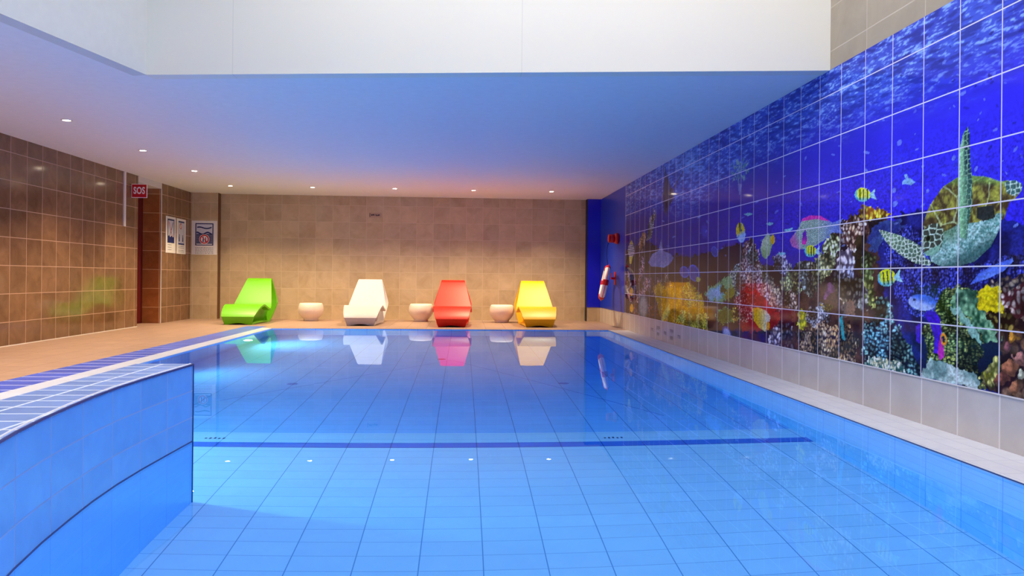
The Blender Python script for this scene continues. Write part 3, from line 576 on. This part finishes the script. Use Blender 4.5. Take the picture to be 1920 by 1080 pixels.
# ================================================================ DOOR RECESS, CORNER PROFILE
bm = bmesh.new(); bx(bm, -5.75, 12.64, 0, -5.69, 13.6, H-.13)
d = struct(finish('door_1', bm, M['maroon']))
bm = bmesh.new(); bx(bm, -5.69, 12.75, .03, -5.68, 13.5, 2.1); finish('door_leaf', bm, M['maroon'], d, bevel=.003)
bm = bmesh.new(); tube(bm, [(-5.68, 12.82, 1.02), (-5.64, 12.82, 1.02), (-5.64, 12.94, 1.02)], .009, 8); finish('door_handle', bm, M['metal'], d)
bm = bmesh.new(); bx(bm, -5.69, 12.64, H-.10, WL+.004, 13.6, H-.001); struct(finish('trim_3', bm, M['white_paint']))
bm = bmesh.new(); bx(bm, WL-.002, 13.585, 0, WL+.008, 13.60, H-.1); bx(bm, WL-.01, 13.592, 0, WL, 13.60, H-.1); struct(finish('trim_4', bm, M['alu']))
bm = bmesh.new(); bx(bm, WL, -.5, 0, WL+.006, 12.64, .01); struct(finish('baseboard_left', bm, M['alu']))
# cable cover on the left wall
bm = bmesh.new(); bx(bm, WL, 12.10, 1.625, WL+.022, 12.16, H); o = finish('cable_cover', bm, M['alu'], bevel=.003)
tag(o, 'slim white vertical cable cover on the brown tiled wall beside the SOS sign', 'cable cover')

# ================================================================ THE PRINTED MURAL
YM0, YM1 = .0, 12.69
ys = [YM1]
while ys[-1] > YM0: ys.append(ys[-1]-max(.0035, min(.02, 1.25*ys[-1]**2/(FPX*WR)*1.0 if ys[-1] > 3.2 else .012)))
ys = np.array(ys); ys[-1] = YM0
zs = np.linspace(RZ, H-.003, 430)
YY, ZZ = np.meshgrid(ys, zs); U_, V_ = YY.ravel(), ZZ.ravel()
def sheet(Y, Z):
    """Where a spot of the wall falls on the layout sheet the picture was measured from."""
    cx = WR*math.cos(YAW)-Y*math.sin(YAW); dd = WR*math.sin(YAW)+Y*math.cos(YAW); dd = np.maximum(dd, .3)
    u, v = FPX*cx/dd, -FPX*(Z-EYE)/dd; c, s = math.cos(ROLL), math.sin(ROLL)
    return 960+u*c-v*s, HOR+u*s+v*c
PX, PY = sheet(U_, V_)
COL = paint_reef(PX, PY, U_, V_)
lin = np.where(COL <= .04045, COL/12.92, ((COL+.055)/1.055)**2.4)
ny, nz_ = len(ys), len(zs); idx = np.arange(ny*nz_).reshape(nz_, ny)
quads = np.stack([idx[:-1, :-1], idx[:-1, 1:], idx[1:, 1:], idx[1:, :-1]], -1).reshape(-1, 4)
me = bpy.data.meshes.new('printed_tiles'); nv, nf = ny*nz_, len(quads)
me.vertices.add(nv); co = np.stack([np.full(nv, WR-.006), U_, V_], -1).astype(np.float32); me.vertices.foreach_set('co', co.ravel())
me.loops.add(nf*4); me.loops.foreach_set('vertex_index', quads.ravel().astype(np.int32))
me.polygons.add(nf); me.polygons.foreach_set('loop_start', (np.arange(nf)*4).astype(np.int32)); me.update()
ca = me.color_attributes.new('print', 'FLOAT_COLOR', 'POINT'); ca.data.foreach_set('color', np.concatenate([lin, np.ones((nv, 1))], 1).astype(np.float32).ravel())
me.validate()
mur = thing('reef_mural', 'glossy blue tile mural of a coral reef with sea turtle and fish on right wall', 'mural', (0, 0, 0))
link('printed_tiles', me, M['reef'], mur)
bm = bmesh.new(); bx(bm, WR-.0055, YM0, RZ, WR, YM1, H-.002); finish('backing', bm, M['blue_col'], mur)
bm = bmesh.new(); bx(bm, WR-.008, YM0, RZ-.004, WR, YM1, RZ+.001); bx(bm, WR-.008, YM1, RZ, WR, YM1+.004, H-.002); finish('edging', bm, M['alu'], mur)

# ================================================================ LOUNGERS
def make_lounger(mat, label, loc):
    # outline seen from the side (depth, height, half width), front foot first, over the top, back to the foot
    P = [(.00, .0, .235), (-.045, .142, .280), (-.02, .170, .290), (.03, .208, .302), (.12, .262, .316), (.25, .320, .332), (.37, .345, .342), (.425, .346, .348), (.47, .334, .351), (.54, .314, .354), (.62, .288, .358), (.72, .262, .361), (.79, .262, .358),
         (.86, .295, .350), (.95, .385, .330), (1.08, .530, .295), (1.20, .662, .262), (1.30, .768, .236), (1.345, .806, .224), (1.375, .815, .222), (1.40, .802, .226), (1.405, .74, .245), (1.385, .56, .300), (1.345, .42, .342), (1.31, .35, .360),
         (1.26, .27, .350), (1.10, .10, .318), (.98, .008, .300), (.90, .0, .292), (.60, .012, .27), (.25, .012, .25)]
    n = len(P); K = 10; bm = bmesh.new(); rows = []
    for j in range(K+1):
        s = -1+2*j/K; r = []
        for i, (y, z, hw) in enumerate(P):
            zz = z
            if i in (0, 29, 30, 28): zz += .028*(1-min(1, (s/.75)**2))*(1 if i != 28 else .3)   # arched foot
            if 9 <= i <= 18: zz -= .008*(1-s*s)
            r.append(bm.verts.new((hw*s, y, zz)))
        rows.append(r)
    for a, b in zip(rows, rows[1:]):
        for i in range(n): bm.faces.new((a[i], a[(i+1) % n], b[(i+1) % n], b[i]))
    # side faces: a rim, then a panel set back, split in front, seat and back portions
    for r, sg in ((rows[0], -1), (rows[-1], 1)):
        cen = []
        def inn(i):
            y, z, hw = P[i]; py, pz, _ = P[i-1]; qy, qz, _ = P[(i+1) % n]
            t = Vector((qy-py, qz-pz)).normalized(); nrm = Vector((t.y, -t.x))  # inwards
            return y+nrm.x*.034, z+nrm.y*.034, hw
        I = [inn(i) for i in range(n)]
        a = [bm.verts.new((sg*(hw-.002), y, z)) for y, z, hw in I]
        b = [bm.verts.new((sg*(hw-.11), y, z)) for y, z, hw in I]
        for i in range(n):
            j = (i+1) % n
            bm.faces.new((r[i], r[j], a[j], a[i])); bm.faces.new((a[i], a[j], b[j], b[i]))
        f = bm.faces.new(b); bmesh.ops.triangulate(bm, faces=[f], ngon_method='EAR_CLIP')
    me_o = finish('lounger', bm, mat, None, smooth=True); me_o.data.set_sharp_from_angle(angle=math.radians(32))
    bv = me_o.modifiers.new('bevel', 'BEVEL'); bv.width = .007; bv.segments = 3; bv.limit_method = 'ANGLE'; bv.angle_limit = .55; bv.harden_normals = True
    me_o.location = loc; me_o.name = 'pool_lounger'
    return tag(me_o, label, 'lounger', 'sculpted plastic loungers along the back wall')
make_lounger(M['lime'], 'lime green sculpted plastic lounger nearest the left corner', (-3.925, 13.30, 0))
make_lounger(M['pearl'], 'white sculpted plastic lounger between the lime green and red ones', (-1.79, 13.20, 0))
make_lounger(M['red'], 'red sculpted plastic lounger facing the pool before the beige wall', (-.185, 12.98, 0))
make_lounger(M['yellow'], 'yellow sculpted plastic lounger nearest the blue column', (1.36, 13.06, 0))

# ================================================================ BOWL STOOLS
for (x, y, lab) in ((-2.935, 14.62, 'round white bowl-shaped stool between the green and white loungers'), (-.81, 14.62, 'round white bowl-shaped stool just left of the red lounger'), (.765, 14.42, 'round white bowl-shaped stool just left of the yellow lounger')):
    bm = bmesh.new()
    lathe(bm, [(0, 0), (.128, 0), (.138, .008), (.140, .03), (.144, .048), (.165, .07), (.195, .10), (.222, .145), (.237, .195), (.240, .235), (.234, .28), (.222, .318), (.212, .336), (.202, .343), (.19, .341), (.1, .333), (0, .332)], 48)
    o = finish('bowl_stool', bm, M['pot'], smooth=True); o.location = (x, y, 0)
    b = o.modifiers.new('bevel', 'BEVEL'); b.width = .003; b.limit_method = 'ANGLE'; b.angle_limit = .9
    tag(o, lab, 'stool', 'white bowl stools along the back wall')

# ================================================================ DOWNLIGHTS
spots = [(-4.205, 8.151, 'first downlight from the camera in the left ceiling row'), (-4.205, 10.03, 'second downlight from the camera in the left ceiling row'), (-4.205, 11.90, 'third downlight in the left row, nearest the SOS sign'),
         (-4.23, 13.78, 'corner downlight where the left and back ceiling rows meet'), (-2.762, 13.79, 'downlight in the back ceiling row above the first bowl stool'), (-1.265, 13.76, 'downlight in the back ceiling row above the white lounger'),
         (.185, 13.82, 'downlight in the back ceiling row above the red lounger'), (1.64, 13.79, 'downlight in the back ceiling row nearest the blue column')]
extra = [(-4.205, 6.27), (-4.205, 4.4), (-4.205, 2.5), (-4.205, .6)]
def downlight(x, y, lab):
    r = thing('ceiling_downlight', 'small round recessed '+lab, 'ceiling light', (x, y, H), 'warm recessed ceiling downlights')
    bm = bmesh.new(); lathe(bm, [(.036, -.001), (.040, -.006), (.050, -.008), (.056, -.003), (.057, 0)], 32); finish('ceiling_ring', bm, M['alu'], r, smooth=True)
    bm = bmesh.new(); lathe(bm, [(0, -.003), (.036, -.003), (.037, 0)], 24); finish('lens', bm, M['lens'], r)
    l = bpy.data.lights.new('downlight_beam', 'SPOT'); l.energy = SPOT_W; l.color = (1, .76, .45); l.spot_size = math.radians(120); l.spot_blend = .8; l.shadow_soft_size = .035
    o = bpy.data.objects.new('downlight_beam', l); S.collection.objects.link(o); o.location = (0, 0, -.02); o.parent = r
for x, y, lab in spots: downlight(x, y, lab)
for i, (x, y) in enumerate(extra): downlight(x, y, 'downlight of the left row beyond the picture, %s from its near end' % ('fourth', 'third', 'second', 'first')[i])
# added underwater fill lamps set in the left side of the pool, tilted up, and three in its near end
lamps = [(POOL_L+.003, 4.5, -PI/2, 'side', 'nearest of the three on the left side'), (POOL_L+.003, 7.8, -PI/2, 'side', 'middle of the three on the left side'), (POOL_L+.003, 10.8, -PI/2, 'side', 'farthest of the three on the left side'),
         (-2.2, POOL_N+.003, 0, 'end', 'left one on the near end'), (.9, POOL_N+.003, 0, 'end', 'right one on the near end')]
for x, y, rz, side, lab in lamps:
    r = thing('added_fill_lamp', 'round flush underwater lamp added as fill light, '+lab, 'fill lamp', (x, y, -.5), 'added underwater fill lamps', rz)
    bm = bmesh.new(); lathe(bm, [(.07, 0), (.085, 0), (.085, .006), (.07, .008)], 32, Matrix.Rotation(-PI/2, 4, 'X')); finish('fill_lamp_rim', bm, M['pool_wall_y'], r)
    bm = bmesh.new(); lathe(bm, [(0, .004), (.07, .003)], 32, Matrix.Rotation(-PI/2, 4, 'X')); finish('fill_lamp_lens', bm, M['pool_wall_y'], r)
    l = bpy.data.lights.new('fill_glow', 'SPOT'); l.energy = FILL_LAMP_W*(.4 if abs(y-7.8) < .1 else 1.1); l.color = (.42, .9, 1); l.spot_size = math.radians(168); l.spot_blend = .8; l.shadow_soft_size = .06
    o = bpy.data.objects.new('fill_glow', l); S.collection.objects.link(o); o.parent = r; o.location = (0, .08, 0); o.rotation_euler = (math.radians(90), 0, 0)

# ================================================================ SIGNS
def text_mesh(body, size, sx, name, mat, parent, M4, extr=.0015, offset=0.0):
    cu = bpy.data.curves.new(name, 'FONT'); cu.body = body; cu.size = size; cu.align_x = 'CENTER'; cu.align_y = 'CENTER'; cu.extrude = extr; cu.offset = offset; cu.space_character = 1.08
    o = bpy.data.objects.new('tmp', cu); S.collection.objects.link(o); dg = bpy.context.evaluated_depsgraph_get()
    me = bpy.data.meshes.new_from_object(o.evaluated_get(dg)); bpy.data.objects.remove(o)
    me.transform(M4 @ Matrix.Diagonal((sx, 1, 1, 1))); me.materials.clear(); return link(name, me, mat, parent)
face_y = Matrix.Rotation(PI/2, 4, 'X')           # XY drawing stood up, read from -Y
face_x = Matrix.Rotation(PI/2, 4, 'Z') @ face_y  # read from +X
# SOS sign: projects from the wall end
r = thing('sos_sign', 'square red SOS sign with white border projecting from the brown tiled wall', 'sign', (WL, 12.40, 2.22))
bm = bmesh.new(); bx(bm, .0, -.006, -.112, .246, .006, .112); finish('sign_plate', bm, M['white'], r, bevel=.002)
bm = bmesh.new(); bx(bm, .009, -.0075, -.103, .237, -.0062, .103); finish('red_face', bm, M['sosred'], r)
text_mesh('SOS', .155, .64, 'lettering', M['white'], r, Matrix.Translation((.123, -.009, .001)) @ face_y, offset=.004)
# picture signs, drawn in a plane (a across, b up), then stood against the wall
def plate(name, w_, h_, mat, parent, T, z0=0, z1=.004):
    bm = bmesh.new(); bx(bm, -w_/2, -h_/2, z0, w_/2, h_/2, z1); bmesh.ops.transform(bm, matrix=T, verts=bm.verts[:]); return finish(name, bm, mat, parent)
def draw(name, shapes, mats, parent, T):
    bm = bmesh.new()
    for k, (pts, mi, z) in enumerate(shapes):
        z0, z1 = .0042+z*.0004, .0045+z*.0004
        prism(bm, pts, z0, z1, mi)
    bmesh.ops.transform(bm, matrix=T, verts=bm.verts[:]); return finish(name, bm, mats, parent)
def rect(x0, y0, x1, y1): return [(x0, y0), (x1, y0), (x1, y1), (x0, y1)]
def frame_sh(x0, y0, x1, y1, t, mi): return [(rect(x0, y0, x1, y0+t), mi, 1), (rect(x0, y1-t, x1, y1), mi, 1), (rect(x0, y0+t, x0+t, y1-t), mi, 1), (rect(x1-t, y0+t, x1, y1-t), mi, 1)]
def disc(cx, cy, r, mi, z, n=28): return ([(cx+r*math.cos(2*PI*k/n), cy+r*math.sin(2*PI*k/n)) for k in range(n)], mi, z)
def bar(x0, y0, x1, y1, t, mi, z):
    d = Vector((x1-x0, y1-y0)).normalized(); n = Vector((-d.y, d.x))*t/2
    return ([(x0+n.x, y0+n.y), (x0-n.x, y0-n.y), (x1-n.x, y1-n.y), (x1+n.x, y1+n.y)], mi, z)
def wave(x0, x1, y, amp, ph, th, mi, z, n=14, k=1.0):
    up = [(x0+(x1-x0)*i/n, y+amp*math.sin(ph+k*2*PI*i/n)+th/2) for i in range(n+1)]; dn = [(x0+(x1-x0)*i/n, y+amp*math.sin(ph+k*2*PI*i/n)-th/2) for i in range(n, -1, -1)]
    out = []
    for i in range(n): out.append(([dn[n-i], dn[n-i-1], up[i+1], up[i]], mi, z))
    return out
INK = [M['navy'], M['sky'], M['redink'], M['greyink'], M['white']]
def lines(x0, x1, ys_, mi=3, seed=1, t=.008):
    R = random.Random(seed); out = []
    for y in ys_:
        x = x0
        while x < x1-.01:
            w_ = R.uniform(.02, .05); out.append((rect(x, y, min(x+w_, x1), y+t), mi, 1)); x += w_+R.uniform(.006, .012)
    return out
# large depth sign on the pilaster
T = Matrix.Translation((0, 0, 0)) @ face_y
r = thing('warning_sign', 'white sign with waves and red circle on the beige pier at the back left', 'sign', (-5.105, 15.028, 1.605), 'pool safety signs')
plate('sign_board', .49, .67, M['board'], r, T)
sh = [(rect(-.16, -.14, .16, .27), 1, 0)] + frame_sh(-.175, -.155, .175, .285, .02, 0)
sh += wave(-.14, .14, .195, .014, .6, .026, 0, 2, 16, 1.0) + [(rect(-.152, -.13, .152, .075), 0, 1)] + wave(-.152, .152, .085, .02, 1.2, .03, 0, 2, 20, 1.5)
for k in range(8): sh.append((rect(-.15, -.12+k*.024, .15, -.116+k*.024), 1, 2))
sh += [disc(0, -.03, .098, 4, 3), disc(0, -.03, .09, 2, 4), disc(0, -.03, .066, 4, 5), bar(-.05, .02, .05, -.08, .014, 2, 7)]
sh += [([(-.035, -.085), (-.008, -.085), (-.012, .0), (-.026, .0)], 0, 6), disc(-.019, .012, .011, 0, 6, 12), ([(.01, -.085), (.04, -.085), (.03, -.015), (.018, -.015)], 0, 6), disc(.024, -.005, .011, 0, 6, 12), (rect(-.15, -.138, .15, -.124), 4, 3)]
draw('pictogram', sh, INK, r, T); draw('small_print', lines(-.175, .175, [-.205, -.235, -.262, -.29, -.315], 3, 4, .009), INK, r, T)
# two narrow signs on the left wall
T = face_x
r = thing('warning_sign', 'narrow white sign with crossed lines above dark water on brown tiles', 'sign', (WL+.002, 14.02, 1.60), 'pool safety signs')
plate('sign_board', .46, .665, M['board'], r, T)
sh = [(rect(-.14, -.13, .14, .27), 1, 0)] + frame_sh(-.16, -.15, .16, .29, .03, 0)
sh += [bar(-.10, .24, .06, -.03, .02, 2, 3), bar(.10, .24, -.06, -.03, .02, 0, 2), (rect(-.13, -.12, .13, -.04), 0, 1)] + wave(-.13, .13, -.04, .014, 0, .024, 0, 2, 16, 2.0)
draw('pictogram', sh, INK, r, T); draw('small_print', lines(-.14, .03, [-.19, -.235, -.28], 3, 7, .010), INK, r, T)
r = thing('warning_sign', 'narrow white sign with red circle above two figures on brown tiles', 'sign', (WL+.002, 14.525, 1.597), 'pool safety signs')
plate('sign_board', .455, .665, M['board'], r, T)
sh = [(rect(-.14, -.14, .14, .27), 1, 0), (rect(-.15, .26, .15, .29), 0, 1), (rect(-.15, -.16, .15, -.13), 0, 1), (rect(-.15, -.13, -.142, .26), 3, 1), (rect(.142, -.13, .15, .26), 3, 1)]
sh += [disc(-.03, .19, .055, 2, 2), disc(-.03, .19, .038, 4, 3), bar(-.055, .215, -.005, .165, .012, 2, 4), disc(-.10, .02, .018, 0, 2, 12), ([(-.125, -.10), (-.075, -.10), (-.082, .0), (-.118, .0)], 0, 2), disc(.07, .01, .018, 0, 2, 12), ([(.04, -.10), (.10, -.10), (.092, -.01), (.048, -.01)], 0, 2)]
draw('pictogram', sh, INK, r, T); draw('small_print', lines(-.14, .14, [-.195, -.225, -.27, -.30], 3, 9, .009), INK, r, T)
# small worn plaque on the back wall
r = thing('wall_plaque', 'tiny beige plaque with dark worn lettering high on the back wall', 'plaque', (-1.78, YB-.001, 2.115), None)
plate('plaque_plate', .25, .095, M['plaque'], r, face_y)
draw('worn_lettering', [(rect(-.115, -.04, -.105, .04), 0, 1)] + [(rect(x, -.016+dy, x+w_, .012+dy), 0, 1) for x, w_, dy in ((-.085, .026, .004), (-.055, .022, .008), (-.028, .012, .006), (.002, .018, .004), (.024, .016, -.004), (.046, .02, .002), (.07, .016, .004))], [M['mark']], r, face_y)
# depth markings on the kick tiles: worn dark characters
fx = Matrix.Rotation(-PI/2, 4, 'Z') @ face_y
for i, (y, big) in enumerate(((10.83, 0), (10.495, 1), (10.13, 0), (9.81, 1), (9.465, 0))):
    o_ = []
    R = random.Random(20+i)
    for yy_, n_, h_ in (((.045, 4, .055), (-.045, 3, .05)) if big else ((0, 3, .045),)):
        for k in range(n_):
            x = (k-(n_-1)/2)*.045
            o_ += [(rect(x-.014, yy_-h_/2, x-.006, yy_+h_/2), 0, 0), (rect(x-.006, yy_+h_/2-.009, x+.013, yy_+h_/2), 0, 0), (rect(x+.006, yy_-h_/2+(.0 if R.random() < .5 else .02), x+.013, yy_+h_/2-.009), 0, 0)]
            if R.random() < .6: o_.append((rect(x-.006, yy_-.005, x+.006, yy_+.004), 0, 0))
    ob = draw('depth_marking', o_, [M['mark']], None, fx); ob.location = (WR+.004, y, .125)
    tag(ob, ['small dark worn marking farthest along the beige kick tiles', 'larger two-line dark marking farther along the beige kick tiles', 'small dark worn marking between the two larger ones on kick tiles', 'larger two-line dark marking nearer along the beige kick tiles', 'small dark worn marking nearest along the beige kick tiles'][i], 'marking', 'dark markings on the kick tiles')

# ================================================================ LIFEBUOY AND ITS LINE
r = thing('lifebuoy', 'white lifebuoy with red bands hanging edge-on beside the blue wall', 'lifebuoy', (2.585, 13.4, .80))
Rm, rt = .275, .052
ax = Matrix.Rotation(-.21, 4, 'Y') @ Matrix.Rotation(-.175, 4, 'Z') @ Matrix.Rotation(PI/2, 4, 'Y')
ax = Matrix.Rotation(.205, 4, 'Y') @ Matrix.Rotation(-.13, 4, 'Z') @ Matrix.Rotation(PI/2, 4, 'Y')
def ring_mesh(a0, a1, rr, n, closed=False, seg=20):
    bm = bmesh.new(); rings = []
    for i in range(n if closed else n+1):
        a = a0+(a1-a0)*i/n
        rings.append([bm.verts.new(((Rm+rr*.92*math.cos(b))*math.cos(a), (Rm+rr*.92*math.cos(b))*math.sin(a), rr*math.sin(b))) for b in (2*PI*k/seg for k in range(seg))])
    m = len(rings)
    for i in range(m if closed else m-1):
        A, B = rings[i], rings[(i+1) % m]
        for k in range(seg): bm.faces.new((A[k], B[k], B[(k+1) % seg], A[(k+1) % seg]))
    if not closed: bm.faces.new(rings[0]); bm.faces.new(rings[-1])
    bmesh.ops.transform(bm, matrix=ax, verts=bm.verts[:]); return bm
finish('float_ring', ring_mesh(0, 2*PI, rt, 64, True), M['ring'], r, smooth=True)
for k in range(4): a = k*PI/2; q = .16 if k % 2 else .5; finish('red_band', ring_mesh(a-q, a+q, rt+.003, 8), M['ringred'], r, smooth=True)
bm = bmesh.new(); pts = []
for i in range(65):
    a = 2*PI*i/64; q = abs(math.sin(2*a))
    pts.append(ax @ Vector(((Rm+rt+.008+.022*q)*math.cos(a), (Rm+rt+.008+.022*q)*math.sin(a), 0)))
tube(bm, pts, .006, 6); finish('grab_line', bm, M['ringred'], r, smooth=True)
# bracket that carries it
bm = bmesh.new(); bx(bm, 2.735, 13.52, .86, WR-.004, 13.56, .90); bx(bm, 2.73, 13.50, .86, 2.735, 13.58, .98); bx(bm, WR-.012, 13.47, .76, WR-.004, 13.61, 1.0)
tag(finish('lifebuoy_bracket', bm, M['ringred'], bevel=.003), 'dark red wall bracket behind the lifebuoy on the blue wall', 'bracket')
r = thing('line_reel', 'red line reel on the blue wall above the lifebuoy', 'reel', (WR-.006, 13.25, 1.60))
RX = Matrix.Rotation(-PI/2, 4, 'Y')
bm = bmesh.new(); lathe(bm, [(0, 0), (.085, 0), (.10, .02), (.10, .05), (.085, .07), (.06, .08), (0, .08)], 28, RX); finish('reel_drum', bm, M['ringred'], r, smooth=True)
bm = bmesh.new(); lathe(bm, [(0, .08), (.07, .08), (.078, .10), (.075, .15), (.066, .17), (0, .172)], 28, RX); o = finish('reel_spool', bm, M['ringred'], r, smooth=True)
bm = bmesh.new(); lathe(bm, [(0, .172), (.075, .172), (.078, .18), (.075, .186), (0, .187)], 28, RX); finish('reel_cap', bm, M['sosred'], r, smooth=True)
bm = bmesh.new(); tube(bm, [(2.622, 13.25, 1.55), (2.60, 13.30, 1.40), (2.612, 13.35, 1.25), (2.645, 13.4, 1.125)], .005, 6)
tag(finish('hanging_cord', bm, M['rope'], smooth=True), 'thin dark cord running from the red reel down to the lifebuoy', 'cord')

# ================================================================ SMALL THINGS IN THE POOL FLOOR
for i, (x, y, lab) in enumerate(((-.25, 9.2, 'farthest one, before the red lounger'), (-1.635, 7.30, 'left one of the middle pair'), (1.015, 7.36, 'right one of the middle pair'))):
    bm = bmesh.new(); lathe(bm, [(0, .004), (.04, .004), (.052, .002), (.055, 0)], 24)
    o = finish('pool_inlet', bm, M['edge_dark'] if i == 0 else M['pool_dark'], smooth=False); o.location = (x, y, POOL_Z); tag(o, 'small dark round inlet in the pool floor, '+lab, 'inlet', 'round inlets in the pool floor')
for i, (x, y, lab) in enumerate(((-1.68, 5.20, 'left'), (1.08, 5.20, 'right'))):
    bm = bmesh.new()
    for k in range(5): bx(bm, -.07+k*.03, -.012-.004*(k % 2), 0, -.056+k*.03, .012+.006*(k % 3), .002)
    o = finish('floor_marking', bm, M['edge_dark']); o.location = (x, y, POOL_Z); tag(o, 'small dark marking on the pool floor at the %s end of the dark line' % lab, 'marking', 'small markings on the pool floor')
